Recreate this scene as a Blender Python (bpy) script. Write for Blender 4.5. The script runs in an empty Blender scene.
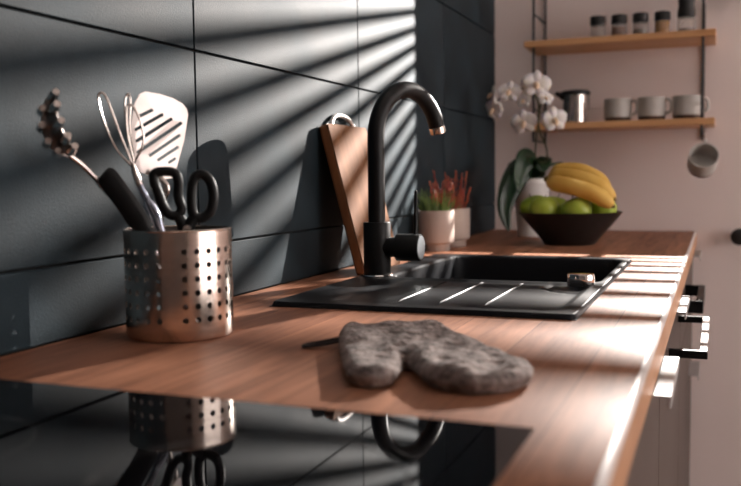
import bpy, bmesh, math, random
from mathutils import Vector, Matrix
random.seed(7)
scn = bpy.context.scene
COL = scn.collection

# ------------------------------------------------------------------ camera
cd = bpy.data.cameras.new('camera')
cam = bpy.data.objects.new('camera', cd); COL.objects.link(cam)
RX = Vector((0.93136893, 0.36385978, -0.01256863))
RD = Vector((0.01558776, -0.07434257, -0.99711093))
RF = Vector((-0.36374295, 0.92848222, -0.07491212))
m = Matrix.Identity(4)
for i in range(3):
    m[i][0] = RX[i]; m[i][1] = -RD[i]; m[i][2] = -RF[i]
m.translation = Vector((0.655, 0.0, 1.0724))
cam.matrix_world = m
cd.sensor_width = 36.0; cd.lens = 43.08; cd.clip_start = 0.02; cd.clip_end = 100
cd.dof.use_dof = True; cd.dof.focus_distance = 1.26; cd.dof.aperture_fstop = 4.5
scn.camera = cam

# ------------------------------------------------------------------ world, light, exposure
w = bpy.data.worlds.new('world'); scn.world = w; w.use_nodes = True
bg = w.node_tree.nodes['Background']
bg.inputs[0].default_value = (1.0, 0.90, 0.86, 1); bg.inputs[1].default_value = 4.8
sv = scn.view_settings
sv.view_transform = 'Standard'; sv.look = 'None'; sv.exposure = 0.0; sv.gamma = 1.0; sv.use_curve_mapping = False

# (the only lamp of the place, a louvred wall light right of the shelves, is built with its housing below)

# ------------------------------------------------------------------ material helpers
def mat(name, color, rough=0.5, metal=0.0, color2=None, nscale=20, stretch=(1, 1, 1), bump=0.0, bscale=200,
        detail=4, spec=0.5, trans=0.0, coat=0.0, ramp=(0.35, 0.65), objrand=0.0, bstretch=(1, 1, 1), ior=1.45, rough2=None, sheen=0.0, sss=0.0, bdist=0.002):
    M = bpy.data.materials.new(name); M.use_nodes = True
    nt = M.node_tree; N = nt.nodes; L = nt.links
    b = N['Principled BSDF']
    b.inputs['Base Color'].default_value = (*color, 1)
    b.inputs['Roughness'].default_value = rough; b.inputs['Metallic'].default_value = metal
    b.inputs['Specular IOR Level'].default_value = spec
    b.inputs['Transmission Weight'].default_value = trans; b.inputs['Coat Weight'].default_value = coat
    b.inputs['IOR'].default_value = ior; b.inputs['Sheen Weight'].default_value = sheen
    if sss: b.inputs['Subsurface Weight'].default_value = sss; b.inputs['Subsurface Radius'].default_value = (.01, .008, .004)
    tc = N.new('ShaderNodeTexCoord')
    def mapped(s):
        mp = N.new('ShaderNodeMapping'); mp.inputs['Scale'].default_value = s
        L.new(tc.outputs['Object'], mp.inputs['Vector']); return mp
    def noise(s, st, d):
        n = N.new('ShaderNodeTexNoise'); n.inputs['Scale'].default_value = s; n.inputs['Detail'].default_value = d
        L.new(mapped(st).outputs[0], n.inputs['Vector']); return n
    out = None
    if color2 is not None:
        n = noise(nscale, stretch, detail)
        r = N.new('ShaderNodeValToRGB')
        r.color_ramp.elements[0].position = ramp[0]; r.color_ramp.elements[1].position = ramp[1]
        r.color_ramp.elements[0].color = (*color, 1); r.color_ramp.elements[1].color = (*color2, 1)
        L.new(n.outputs['Fac'], r.inputs['Fac']); out = r.outputs['Color']
        if rough2 is not None:
            mr = N.new('ShaderNodeMapRange'); mr.inputs['To Min'].default_value = rough; mr.inputs['To Max'].default_value = rough2
            L.new(n.outputs['Fac'], mr.inputs['Value']); L.new(mr.outputs[0], b.inputs['Roughness'])
        if objrand:
            oi = N.new('ShaderNodeObjectInfo'); h = N.new('ShaderNodeHueSaturation')
            mr = N.new('ShaderNodeMapRange'); mr.inputs['To Min'].default_value = 1 - objrand; mr.inputs['To Max'].default_value = 1 + objrand
            L.new(oi.outputs['Random'], mr.inputs['Value']); L.new(mr.outputs[0], h.inputs['Value'])
            L.new(out, h.inputs['Color']); out = h.outputs['Color']
        L.new(out, b.inputs['Base Color'])
    if bump:
        n2 = noise(bscale, bstretch, 5)
        bp = N.new('ShaderNodeBump'); bp.inputs['Strength'].default_value = bump; bp.inputs['Distance'].default_value = bdist
        L.new(n2.outputs['Fac'], bp.inputs['Height']); L.new(bp.outputs[0], b.inputs['Normal'])
    return M

def worktop_wood(name):
    M = bpy.data.materials.new(name); M.use_nodes = True
    nt = M.node_tree; N = nt.nodes; L = nt.links; b = N['Principled BSDF']
    tc = N.new('ShaderNodeTexCoord')
    sep = N.new('ShaderNodeSeparateXYZ'); L.new(tc.outputs['Object'], sep.inputs[0])
    cmb = N.new('ShaderNodeCombineXYZ'); L.new(sep.outputs['Y'], cmb.inputs['X']); L.new(sep.outputs['X'], cmb.inputs['Y'])
    br = N.new('ShaderNodeTexBrick'); L.new(cmb.outputs[0], br.inputs['Vector'])
    br.inputs['Scale'].default_value = 1.0; br.inputs['Brick Width'].default_value = 0.62; br.inputs['Row Height'].default_value = 0.083
    br.inputs['Mortar Size'].default_value = 0.0006; br.inputs['Bias'].default_value = 0.0
    br.inputs['Color1'].default_value = (0.43, 0.20, 0.115, 1); br.inputs['Color2'].default_value = (0.31, 0.135, 0.078, 1)
    br.inputs['Mortar'].default_value = (0.15, 0.06, 0.035, 1)
    mp = N.new('ShaderNodeMapping'); mp.inputs['Scale'].default_value = (22, 1.6, 22); L.new(tc.outputs['Object'], mp.inputs['Vector'])
    no = N.new('ShaderNodeTexNoise'); no.inputs['Scale'].default_value = 2.4; no.inputs['Detail'].default_value = 8; no.inputs['Roughness'].default_value = .65
    no.inputs['Distortion'].default_value = 0.6
    L.new(mp.outputs[0], no.inputs['Vector'])
    rp = N.new('ShaderNodeValToRGB'); rp.color_ramp.elements[0].position = .3; rp.color_ramp.elements[1].position = .72
    rp.color_ramp.elements[0].color = (.50, .45, .42, 1); rp.color_ramp.elements[1].color = (1.25, 1.25, 1.25, 1)
    L.new(no.outputs['Fac'], rp.inputs['Fac'])
    mx = N.new('ShaderNodeMix'); mx.data_type = 'RGBA'; mx.blend_type = 'MULTIPLY'; mx.inputs['Factor'].default_value = 1
    L.new(br.outputs['Color'], mx.inputs['A']); L.new(rp.outputs['Color'], mx.inputs['B'])
    L.new(mx.outputs['Result'], b.inputs['Base Color'])
    b.inputs['Roughness'].default_value = 0.52; b.inputs['Specular IOR Level'].default_value = 0.16
    bp = N.new('ShaderNodeBump'); bp.inputs['Strength'].default_value = .12; bp.inputs['Distance'].default_value = .001
    L.new(no.outputs['Fac'], bp.inputs['Height']); L.new(bp.outputs[0], b.inputs['Normal'])
    return M

def pane_glass(name):
    M = bpy.data.materials.new(name); M.use_nodes = True
    nt = M.node_tree; N = nt.nodes; L = nt.links
    for n in list(N):
        if n.type == 'BSDF_PRINCIPLED': N.remove(n)
    t = N.new('ShaderNodeBsdfTransparent'); g = N.new('ShaderNodeBsdfGlossy'); g.inputs['Roughness'].default_value = .02
    mx = N.new('ShaderNodeMixShader'); mx.inputs[0].default_value = .07
    L.new(t.outputs[0], mx.inputs[1]); L.new(g.outputs[0], mx.inputs[2])
    L.new(mx.outputs[0], N['Material Output'].inputs[0])
    return M

T = {}
T['tile'] = mat('slate_tile', (.0080, .0160, .0215), .6, color2=(.021, .036, .046), nscale=7, bump=.6, bscale=420, spec=.24, objrand=.12, detail=8, rough2=.7, bdist=.0007)
T['grout'] = mat('dark_grout', (.006, .007, .008), .9, color2=(.010, .011, .012), nscale=60)
T['plaster'] = mat('warm_white_plaster', (.86, .74, .705), .85, color2=(.89, .77, .735), nscale=3, bump=.1, bscale=120)
T['taupe'] = mat('taupe_paint', (.10, .085, .08), .8, color2=(.12, .10, .095), nscale=3)
T['ceil'] = mat('ceiling_paint', (.75, .72, .70), .9, color2=(.78, .75, .73), nscale=2)
T['floor'] = mat('brown_floor', (.20, .13, .10), .5, color2=(.26, .17, .13), nscale=4, stretch=(1, 12, 1))
T['base'] = mat('baseboard_paint', (.70, .62, .59), .5, color2=(.73, .65, .62), nscale=5)
T['worktop'] = worktop_wood('walnut_worktop')
T['edge'] = mat('worktop_edge_band', (.46, .22, .10), .4, color2=(.60, .31, .15), nscale=3, stretch=(20, 1, 20))
T['arris'] = mat('worktop_arris_highlight', (.66, .60, .575), .45, color2=(.70, .64, .615), nscale=6, spec=.3)  # pale colour paints the bright highlight along the worktop's front edge
T['disc'] = mat('pale_blue_grey_disc', (.36, .41, .44), .35, .3, color2=(.40, .45, .48), nscale=20)
T['ringmetal'] = mat('satin_metal', (.80, .77, .74), .35, .5, color2=(.85, .82, .79), nscale=20)
T['hob'] = mat('black_glass', (.003, .003, .004), .03, color2=(.004, .004, .005), nscale=30, spec=.36)
T['hobmark'] = mat('hob_print', (.05, .05, .05), .2, color2=(.06, .06, .06), nscale=30)
T['sink'] = mat('black_composite', (.006, .007, .0085), .42, color2=(.013, .014, .017), nscale=600, bump=.15, bscale=900, bdist=.0006, spec=.16)
T['matteblack'] = mat('matte_black', (.005, .0055, .006), .42, color2=(.007, .0075, .008), nscale=200, bump=.05, bscale=800, spec=.3)
T['chrome'] = mat('chrome', (.80, .78, .76), .10, 1.0, color2=(.86, .84, .82), nscale=20)
T['steel'] = mat('brushed_steel', (.72, .62, .55), .17, 1.0, color2=(.80, .70, .63), nscale=10, stretch=(1, 1, 40), bump=.03, bscale=40, bstretch=(1, 1, 60))
T['steelshade'] = mat('shaded_steel_inside', (.10, .085, .075), .5, .8, color2=(.13, .11, .10), nscale=30)  # dark base colour paints the shade inside the canister
T['steelu'] = mat('polished_steel', (.74, .68, .64), .20, 1.0, color2=(.80, .74, .70), nscale=25)
T['steelblade'] = mat('satin_steel_blade', (.40, .355, .335), .28, 1.0, color2=(.46, .41, .39), nscale=25)
T['steeld'] = mat('dark_steel', (.30, .26, .24), .3, 1.0, color2=(.36, .32, .30), nscale=25)
T['railgrey'] = mat('grey_rail', (.30, .25, .235), .5, .3, color2=(.34, .29, .27), nscale=25)
T['alu'] = mat('aluminium', (.42, .40, .39), .55, .4, color2=(.48, .46, .45), nscale=25)
T['board'] = mat('beech_board', (.15, .068, .033), .7, color2=(.23, .112, .058), spec=.1, nscale=2.2, stretch=(14, 14, 1.2), detail=7, bump=.1, bscale=30, bstretch=(10, 10, 1))
T['boardedge'] = mat('board_edge', (.20, .075, .028), .55, color2=(.30, .125, .05), nscale=3, stretch=(14, 14, 1.2))
T['shelf'] = mat('oak_shelf', (.56, .28, .12), .5, color2=(.70, .39, .19), nscale=2, stretch=(1, 16, 16), detail=7)
T['wire'] = mat('black_wire', (.014, .012, .012), .45, color2=(.02, .018, .018), nscale=50)
T['pot'] = mat('beige_ceramic', (.44, .355, .31), .6, color2=(.51, .42, .37), nscale=8, bump=.05, bscale=200)
T['whitepot'] = mat('white_ceramic', (.80, .77, .75), .3, color2=(.86, .83, .81), nscale=8)
T['soil'] = mat('soil', (.03, .02, .014), .95, color2=(.07, .045, .03), nscale=120, bump=.8, bscale=200)
T['greenblade'] = mat('green_blades', (.04, .09, .015), .5, color2=(.17, .25, .05), nscale=30)
T['redblade'] = mat('red_sprigs', (.22, .03, .025), .5, color2=(.46, .12, .05), nscale=30)
T['orchidleaf'] = mat('orchid_leaf', (.006, .024, .010), .30, color2=(.016, .048, .018), nscale=12)
T['stem'] = mat('orchid_stem', (.05, .055, .02), .5, color2=(.10, .09, .035), nscale=40)
T['petal'] = mat('white_petal', (.82, .78, .77), .55, color2=(.88, .84, .83), nscale=30, sss=.25)
T['lip'] = mat('orchid_lip', (.75, .50, .28), .5, color2=(.85, .70, .55), nscale=150)
T['bowl'] = mat('black_bowl', (.010, .010, .011), .35, color2=(.016, .016, .017), nscale=40)
T['apple'] = mat('green_apple', (.24, .37, .03), .28, color2=(.42, .52, .07), nscale=18, stretch=(1, 1, .4))
T['applestem'] = mat('apple_stem', (.06, .035, .015), .7, color2=(.09, .05, .02), nscale=60)
T['banana'] = mat('banana_peel', (.70, .40, .07), .6, color2=(.82, .53, .13), nscale=16)
T['bananatip'] = mat('banana_tip', (.10, .06, .02), .7, color2=(.28, .18, .04), nscale=60)
T['glass'] = mat('jar_glass', (.9, .88, .86), .05, color2=(.93, .91, .89), nscale=10, trans=.92)
T['lid'] = mat('black_lid', (.012, .011, .011), .4, color2=(.018, .016, .016), nscale=40)
T['spice_dark'] = mat('dark_spice', (.03, .018, .012), .9, color2=(.07, .045, .03), nscale=200)
T['spice_red'] = mat('paprika_spice', (.26, .10, .05), .9, color2=(.40, .19, .10), nscale=200)
T['spice_grey'] = mat('pale_spice', (.22, .18, .15), .9, color2=(.34, .29, .25), nscale=200)
T['spice_gold'] = mat('golden_spice', (.62, .27, .02), .8, color2=(.78, .38, .05), nscale=200)
T['salt'] = mat('white_salt', (.72, .68, .65), .9, color2=(.8, .76, .73), nscale=200)
T['mug'] = mat('grey_stoneware', (.44, .42, .39), .4, color2=(.55, .52, .49), nscale=12)
T['mugbase'] = mat('brown_stoneware_base', (.06, .03, .02), .6, color2=(.10, .055, .035), nscale=40)
T['cabinet'] = mat('taupe_cabinet', (.065, .045, .038), .42, color2=(.078, .055, .047), nscale=4, spec=.3)
T['carcass'] = mat('carcass_board', (.14, .10, .088), .5, color2=(.16, .12, .10), nscale=4)
T['plinth'] = mat('plinth', (.03, .024, .022), .5, color2=(.04, .032, .03), nscale=10)
T['mitt'] = mat('grey_quilted_fabric', (.05, .039, .036), .95, color2=(.50, .41, .38), nscale=95, stretch=(1, 1.6, 1), detail=10, ramp=(.3, .7), bump=1.0, bscale=260, sheen=.2, spec=.1, bdist=.004)
T['mittloop'] = mat('dark_cotton_tape', (.02, .018, .018), .95, color2=(.035, .03, .03), nscale=300)
T['frame'] = mat('white_window_frame', (.75, .72, .70), .4, color2=(.78, .75, .73), nscale=10)
T['slat'] = mat('blind_slat', (.30, .24, .20), .5, color2=(.34, .28, .23), nscale=10, stretch=(1, 8, 8))
T['cord'] = mat('blind_cord', (.5, .46, .43), .8, color2=(.55, .5, .47), nscale=90)
T['pane'] = pane_glass('window_pane')
T['bluerefl'] = mat('chrome_blue_reflection', (.50, .56, .70), .15, 1.0, color2=(.62, .66, .78), nscale=30)  # chrome handle with a bluish reflection painted into its colour

# ------------------------------------------------------------------ geometry helpers
def root(name, label, cat, loc=(0, 0, 0), group=None):
    o = bpy.data.objects.new(name, None); COL.objects.link(o)
    o.location = loc; o.empty_display_size = .05
    tag(o, label, cat, group); return o
def tag(o, label, cat, group=None):
    o['label'] = label; o['category'] = cat
    if group: o['group'] = group
    return o
def base_of(p):
    v = Vector((0, 0, 0))
    while p: v = v + Vector(p.location); p = p.parent
    return v
def link(name, bm, material, parent=None, smooth=True, local=False, kind=None, loc=None):
    """bm in world coordinates (or local=True: in the parent's coordinates)"""
    off = Vector((0, 0, 0))
    if parent and not local: off = base_of(parent)
    if loc is not None and not local: off = Vector(loc)
    if off.length: bmesh.ops.translate(bm, verts=bm.verts, vec=-off)
    bmesh.ops.recalc_face_normals(bm, faces=bm.faces)
    me = bpy.data.meshes.new(name); bm.to_mesh(me); bm.free()
    for p in me.polygons: p.use_smooth = smooth
    if smooth: 
        try: me.set_sharp_from_angle(angle=math.radians(38))
        except Exception: pass
    me.materials.append(T[material] if isinstance(material, str) else material)
    o = bpy.data.objects.new(name, me); COL.objects.link(o)
    if parent: o.parent = parent
    if loc is not None: o.location = loc
    if kind: o['kind'] = kind
    return o
def copy_tree(o, parent=None, label=None):
    c = o.copy(); COL.objects.link(c); c.parent = parent
    if label: c['label'] = label
    for ch in list(o.children): copy_tree(ch, c)
    return c
def bbox(bm, x0, x1, y0, y1, z0, z1, bev=0.0, seg=2):
    vs = [bm.verts.new((x, y, z)) for x in (x0, x1) for y in (y0, y1) for z in (z0, z1)]
    fs = [bm.faces.new([vs[i] for i in f]) for f in ((0, 1, 3, 2), (4, 6, 7, 5), (0, 4, 5, 1), (2, 3, 7, 6), (0, 2, 6, 4), (1, 5, 7, 3))]
    if bev:
        es = {e for f in fs for e in f.edges}
        bmesh.ops.bevel(bm, geom=list(es), offset=bev, segments=seg, profile=.6, affect='EDGES')
    return bm
def box(x0, x1, y0, y1, z0, z1, bev=0.0, seg=2):
    return bbox(bmesh.new(), x0, x1, y0, y1, z0, z1, bev, seg)
def lathe(profile, seg=40, c=(0, 0, 0), bm=None):
    bm = bm or bmesh.new(); rings = []
    for r, z in profile:
        if r < 1e-6: rings.append([bm.verts.new((c[0], c[1], c[2] + z))])
        else: rings.append([bm.verts.new((c[0] + r * math.cos(2 * math.pi * k / seg), c[1] + r * math.sin(2 * math.pi * k / seg), c[2] + z)) for k in range(seg)])
    for a, b in zip(rings, rings[1:]):
        for k in range(seg):
            q = (k + 1) % seg
            if len(a) == 1 and len(b) == 1: continue
            if len(a) == 1: bm.faces.new((a[0], b[k], b[q]))
            elif len(b) == 1: bm.faces.new((a[k], a[q], b[0]))
            else: bm.faces.new((a[k], a[q], b[q], b[k]))
    return bm
def catmull(P, n=6, closed=False):
    P = [Vector(p) for p in P]; out = []
    N = len(P); R_ = range(N if closed else N - 1)
    for i in R_:
        g = (lambda k: P[k % N]) if closed else (lambda k: P[min(max(k, 0), N - 1)])
        a, b, c, d = g(i - 1), g(i), g(i + 1), g(i + 2)
        for k in range(n):
            t = k / n
            out.append(.5 * ((2 * b) + (c - a) * t + (2 * a - 5 * b + 4 * c - d) * t * t + (3 * b - a - 3 * c + d) * t ** 3))
    if not closed: out.append(P[-1])
    return out
def tube(P, r, seg=10, closed=False, bm=None, squash=None, cap=True):
    """tube along P; r number or list; squash=(vector, factor) flattens the section along a vector"""
    bm = bm or bmesh.new(); P = [Vector(p) for p in P]; n = len(P)
    rr = r if isinstance(r, (list, tuple)) else [r] * n
    rings = []; up = None
    for i in range(n):
        if closed: t = P[(i + 1) % n] - P[i - 1]
        else: t = P[min(i + 1, n - 1)] - P[max(i - 1, 0)]
        t.normalize()
        if up is None:
            up = Vector((0, 0, 1)) if abs(t.z) < .9 else Vector((1, 0, 0))
        s = t.cross(up).normalized(); up = s.cross(t).normalized()
        ring = []
        for k in range(seg):
            a = 2 * math.pi * k / seg
            v = (s * math.cos(a) + up * math.sin(a)) * rr[i]
            if squash: q = Vector(squash[0]).normalized(); v = v - q * v.dot(q) * (1 - squash[1])
            ring.append(bm.verts.new(P[i] + v))
        rings.append(ring)
    rng = range(n if closed else n - 1)
    off = 0
    if closed:   # align last ring to the first
        best = min(range(seg), key=lambda o_: (rings[-1][o_].co - rings[0][0].co).length)
        off = best
    for i in rng:
        a = rings[i]; b = rings[(i + 1) % n]
        for k in range(seg):
            if closed and i == n - 1:
                bm.faces.new((a[(k + off) % seg], a[(k + 1 + off) % seg], b[(k + 1) % seg], b[k]))
            else: bm.faces.new((a[k], a[(k + 1) % seg], b[(k + 1) % seg], b[k]))
    if cap and not closed:
        bm.faces.new(rings[0]); bm.faces.new(rings[-1][::-1])
    return bm
def plate(poly, o, ex, ey, thick, holes=(), bend=None):
    """flat plate from a 2D outline (in ex, ey) with optional slots; extruded along the normal"""
    bm = bmesh.new(); ex = Vector(ex); ey = Vector(ey); nn = ex.cross(ey).normalized(); o = Vector(o)
    loops = [poly] + list(holes); es = []
    for lp in loops:
        vs = [bm.verts.new(o + ex * p[0] + ey * p[1]) for p in lp]
        for a, b in zip(vs, vs[1:] + vs[:1]): es.append(bm.edges.new((a, b)))
    bmesh.ops.triangle_fill(bm, use_beauty=True, use_dissolve=False, edges=es, normal=nn)
    ret = bmesh.ops.extrude_face_region(bm, geom=list(bm.faces))
    bmesh.ops.translate(bm, verts=[v for v in ret['geom'] if isinstance(v, bmesh.types.BMVert)], vec=nn * thick)
    if bend:
        for v in bm.verts: v.co += nn * bend((v.co - o).dot(ex), (v.co - o).dot(ey))
    return bm
def struct(name, bm, material, parent=None, smooth=False):
    o = link(name, bm, material, parent, smooth=smooth)
    if not parent: o['kind'] = 'structure'
    return o

# ================================================================== the room
YB = 2.76; ZC = 2.55; XR = 3.4; Y0 = -1.6
fl = struct('floor', box(-.1, XR, Y0, YB + .14, -.06, 0), 'floor')
ce = struct('ceiling', box(-.1, XR, Y0, YB + .14, ZC, ZC + .08), 'ceil')
# left wall: dark backing with tiles set proud of it
wl = struct('wall_left', box(-.10, -.007, Y0, YB, 0, ZC), 'grout')
ys = [Y0, -.717, -.133, .451, 1.035, 1.618, 2.200, YB]
zs = [.90, .982, 1.2435, 1.506, 1.7685, 2.031, 2.293, ZC]
tile_cache = {}
g = .0016
for j in range(len(zs) - 1):
    for i in range(len(ys) - 1):
        wy = ys[i + 1] - ys[i] - 2 * g; hz = zs[j + 1] - zs[j] - 2 * g
        key = (round(wy, 4), round(hz, 4)); cy = (ys[i] + ys[i + 1]) / 2; cz = (zs[j] + zs[j + 1]) / 2
        if key not in tile_cache:
            t = link('tile', box(-.007, 0, -wy / 2, wy / 2, -hz / 2, hz / 2, .0008, 1), 'tile', wl, smooth=False, local=True)
            tile_cache[key] = t.data
        else:
            t = bpy.data.objects.new('tile', tile_cache[key]); COL.objects.link(t); t.parent = wl
        t.location = (0, cy, cz)
struct('wall_back', box(-.1, XR, YB, YB + .14, 0, ZC), 'plaster')
struct('wall_rear', box(-.1, XR, Y0 - .1, Y0, 0, ZC), 'taupe')
RW0, RW1, RZ0, RZ1 = .1, 2.66, .35, 2.40          # unseen wide window, added in the right-hand wall for the soft light
bm = bmesh.new()
for a in ((Y0, RW0, 0, ZC), (RW1, YB + .14, 0, ZC), (RW0, RW1, 0, RZ0), (RW0, RW1, RZ1, ZC)): bbox(bm, XR, XR + .12, a[0], a[1], a[2], a[3])
struct('wall_right', bm, 'plaster')
wf = bmesh.new(); n_m = 3
for k in range(n_m + 1):
    yy = RW0 + (RW1 - RW0 - .05) * k / n_m; bbox(wf, XR + .03, XR + .08, yy, yy + .05, RZ0 + .05, RZ1 - .05)
for zz in (RZ0, RZ1 - .05): bbox(wf, XR + .03, XR + .08, RW0, RW1, zz, zz + .05)
wn = struct('added_window_1', wf, 'frame')
for k in range(n_m):
    ya = RW0 + (RW1 - RW0 - .05) * k / n_m + .05; yb_ = RW0 + (RW1 - RW0 - .05) * (k + 1) / n_m
    link('pane', box(XR + .05, XR + .056, ya, yb_, RZ0 + .05, RZ1 - .05), 'pane', wn, smooth=False)
struct('baseboard_back', box(.62, XR, YB - .014, YB, 0, .075, .003), 'base')
# louvred wall light just right of the shelves (outside the picture); its slats throw the striped light
LX, LY, LZ = .660, 2.730, 1.606
wlamp = root('louvred_wall_lamp', 'small black louvred wall lamp right of the shelves throwing striped light', 'lamp', (LX, YB, LZ))
xa, xb, yf, za, zb2 = LX - .0345, LX + .06, LY - .040, LZ - .0365, LZ + .034
hbm = bmesh.new()
bbox(hbm, xa - .003, xb + .003, YB - .006, YB, za - .003, zb2 + .003)          # back plate
bbox(hbm, xa - .003, xa, yf, YB - .006, za - .003, zb2 + .003); bbox(hbm, xb, xb + .003, yf, YB - .006, za - .003, zb2 + .003)
bbox(hbm, xa, xb, yf, YB - .006, za - .003, za); bbox(hbm, xa, xb, yf, YB - .006, zb2, zb2 + .003)
link('housing', hbm, 'wire', wlamp, smooth=False)
sl0 = None; zz = za + .0012
while zz < zb2 - .001:
    if sl0 is None: sl0 = link('slat', box(xa - LX, xb - LX, yf - YB, yf - YB + .0006, -.00055, .00055), 'wire', wlamp, smooth=False, local=True); q = sl0
    else: q = sl0.copy(); COL.objects.link(q); q.parent = wlamp
    q.location = (0, 0, zz - LZ); zz += .0026 if zz < LZ - .016 else .0021
link('bulb', lathe([(0, -.004), (.003, -.003), (.004, 0), (.003, .003), (0, .004)], 12, (LX, LY + .012, LZ)), 'frame', wlamp)
ld = bpy.data.lights.new('wall_lamp_light', 'SPOT'); ld.energy = 510; ld.color = (1.0, 0.93, 0.87)
ld.shadow_soft_size = 0.0006; ld.spot_size = math.radians(150); ld.spot_blend = 0.1
lo = bpy.data.objects.new('wall_lamp_light', ld); COL.objects.link(lo); lo.parent = wlamp
lo.location = Vector((LX, LY, LZ)) - Vector(wlamp.location)
lo.rotation_euler = Vector((-.5, -1, -.35)).to_track_quat('-Z', 'Y').to_euler()

# ================================================================== worktop, hob, sink
HX0, HX1, HY0, HY1 = .143, .493, 1.364, 1.780        # basin cut-out
xs_ = [0.001, HX0, HX1, .597]; yw = [-.55, HY0, HY1, YB - .001]; zt, zb = .90, .862
bm = bmesh.new(); V = {}
for zi, zz in enumerate((zb, zt)):
    for i, x in enumerate(xs_):
        for j, y in enumerate(yw): V[i, j, zi] = bm.verts.new((x, y, zz))
for i in range(3):
    for j in range(3):
        if (i, j) == (1, 1): continue
        for zi in (0, 1): bm.faces.new((V[i, j, zi], V[i + 1, j, zi], V[i + 1, j + 1, zi], V[i, j + 1, zi]))
def wallq(a, b): bm.faces.new((V[(*a, 0)], V[(*b, 0)], V[(*b, 1)], V[(*a, 1)]))
for k in range(3):
    wallq((k, 0), (k + 1, 0)); wallq((k, 3), (k + 1, 3)); wallq((0, k), (0, k + 1)); wallq((3, k), (3, k + 1))
wallq((1, 1), (2, 1)); wallq((1, 2), (2, 2)); wallq((1, 1), (1, 2)); wallq((2, 1), (2, 2))
wt = root('worktop', 'long walnut-brown wooden kitchen worktop under the sink and hob', 'worktop', (.3, 1.1, zb))
link('top_slab', bm, 'worktop', wt, smooth=False)
link('front_edge_band', box(.597, .600, -.55, YB - .001, zb, .8955), 'edge', wt, smooth=False)
bm = bmesh.new()   # rounded front top arris, its highlight put into a pale colour
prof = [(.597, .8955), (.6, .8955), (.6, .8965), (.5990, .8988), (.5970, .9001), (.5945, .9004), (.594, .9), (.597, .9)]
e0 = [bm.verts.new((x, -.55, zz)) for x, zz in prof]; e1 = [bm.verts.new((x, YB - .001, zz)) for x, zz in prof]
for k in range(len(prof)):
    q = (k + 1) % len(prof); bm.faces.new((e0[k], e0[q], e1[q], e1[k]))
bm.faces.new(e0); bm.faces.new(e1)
link('arris_highlight', bm, 'arris', wt)

hb = root('glass_hob', 'black glass hob set in the wooden worktop reflecting the utensils', 'hob', (.29, .29, .9))
link('glass_plate', box(.035, .542, -.02, .588, .9, .9014, .0005, 1), 'hob', hb, smooth=False)
for (cx, cy, r) in ((.17, .42, .072), (.41, .43, .09), (.17, .14, .09), (.41, .14, .072)):
    link('cooking_zone_ring', lathe([(r, .9014), (r, .90155), (r + .0015, .90155), (r + .0015, .9014)], 48, (cx, cy, 0)), 'hobmark', hb)

# sink as a height field: rim, sunken drainer with grooves, basin
SX0, SX1, SY0, SY1 = .096, .5025, 1.050, 1.796
BX0, BX1, BY0, BY1 = .150, .486, 1.372, 1.774
def rr_sdf(x, y, x0, x1, y0, y1, r):
    qx = abs(x - (x0 + x1) / 2) - (x1 - x0) / 2 + r; qy = abs(y - (y0 + y1) / 2) - (y1 - y0) / 2 + r
    return math.hypot(max(qx, 0), max(qy, 0)) + min(max(qx, qy), 0) - r
def sm(a, b, t):
    t = min(max((t - a) / (b - a), 0), 1); return t * t * (3 - 2 * t)
GROOVES = [.196, .256, .314, .376, .425]
def sink_z(x, y):
    z = .9068
    de = -rr_sdf(x, y, SX0, SX1, SY0, SY1, .012)
    z -= .0062 * (1 - sm(0, .004, de)) ** 2                                 # rolled outer edge
    dr = -rr_sdf(x, y, .168, .484, 1.074, 1.366, .03)
    if y < 1.372 and dr > 0: z -= .0030 * sm(0, .012, dr)
    if dr > 0:
        for gx in GROOVES[1:4]:
            if 1.106 < y < 1.352:
                d = abs(x - gx); ramp = sm(1.106, 1.122, y)
                z += .0016 * ramp * (1 - sm(.0003, .0016, d))
    ar = math.hypot(x - .482, y - 1.322)                                     # moulded arc round the waste knob
    if x < .475 and y < 1.355: z -= .0022 * (1 - sm(.003, .007, abs(ar - .062)))
    db = -rr_sdf(x, y, BX0, BX1, BY0, BY1, .035)
    if db > -.006: z -= .003 * sm(-.006, 0, db)
    if db > 0: z -= .150 * sm(0, .0085, db) + .01 * sm(.008, .04, db)
    return z
def axis(a, b, step, extra):
    v = [a + (b - a) * k / round((b - a) / step) for k in range(round((b - a) / step) + 1)]
    for e, wd, n in extra: v += [e - wd + 2 * wd * k / n for k in range(n + 1)]
    v = sorted(x for x in v if a - 1e-9 <= x <= b + 1e-9); out = [v[0]]
    for x in v[1:]:
        if x - out[-1] > .0007: out.append(x)
    return out
ax = axis(SX0, SX1, .006, [(SX0 + .003, .003, 5), (SX1 - .003, .003, 5), (BX0 + .004, .010, 12), (BX1 - .004, .010, 12)] + [(q, .0024, 6) for q in GROOVES])
ay = axis(SY0, SY1, .007, [(SY0 + .003, .003, 5), (SY1 - .003, .003, 5), (BY0 + .004, .010, 12), (BY1 - .004, .010, 12)])
bm = bmesh.new()
gv = [[bm.verts.new((x, y, sink_z(x, y))) for y in ay] for x in ax]
for i in range(len(ax) - 1):
    for j in range(len(ay) - 1): bm.faces.new((gv[i][j], gv[i + 1][j], gv[i + 1][j + 1], gv[i][j + 1]))
rim = [gv[i][0] for i in range(len(ax))] + [gv[-1][j] for j in range(1, len(ay))] + [gv[i][-1] for i in range(len(ax) - 2, -1, -1)] + [gv[0][j] for j in range(len(ay) - 2, 0, -1)]
low = [bm.verts.new((v.co.x, v.co.y, .9)) for v in rim]
for k in range(len(rim)): q = (k + 1) % len(rim); bm.faces.new((rim[k], rim[q], low[q], low[k]))
sk = root('kitchen_sink', 'black composite sink with ribbed drainer and square basin in the worktop', 'sink', (.3, 1.42, .9))
so = link('sink_body', bm, 'sink', sk)
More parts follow.
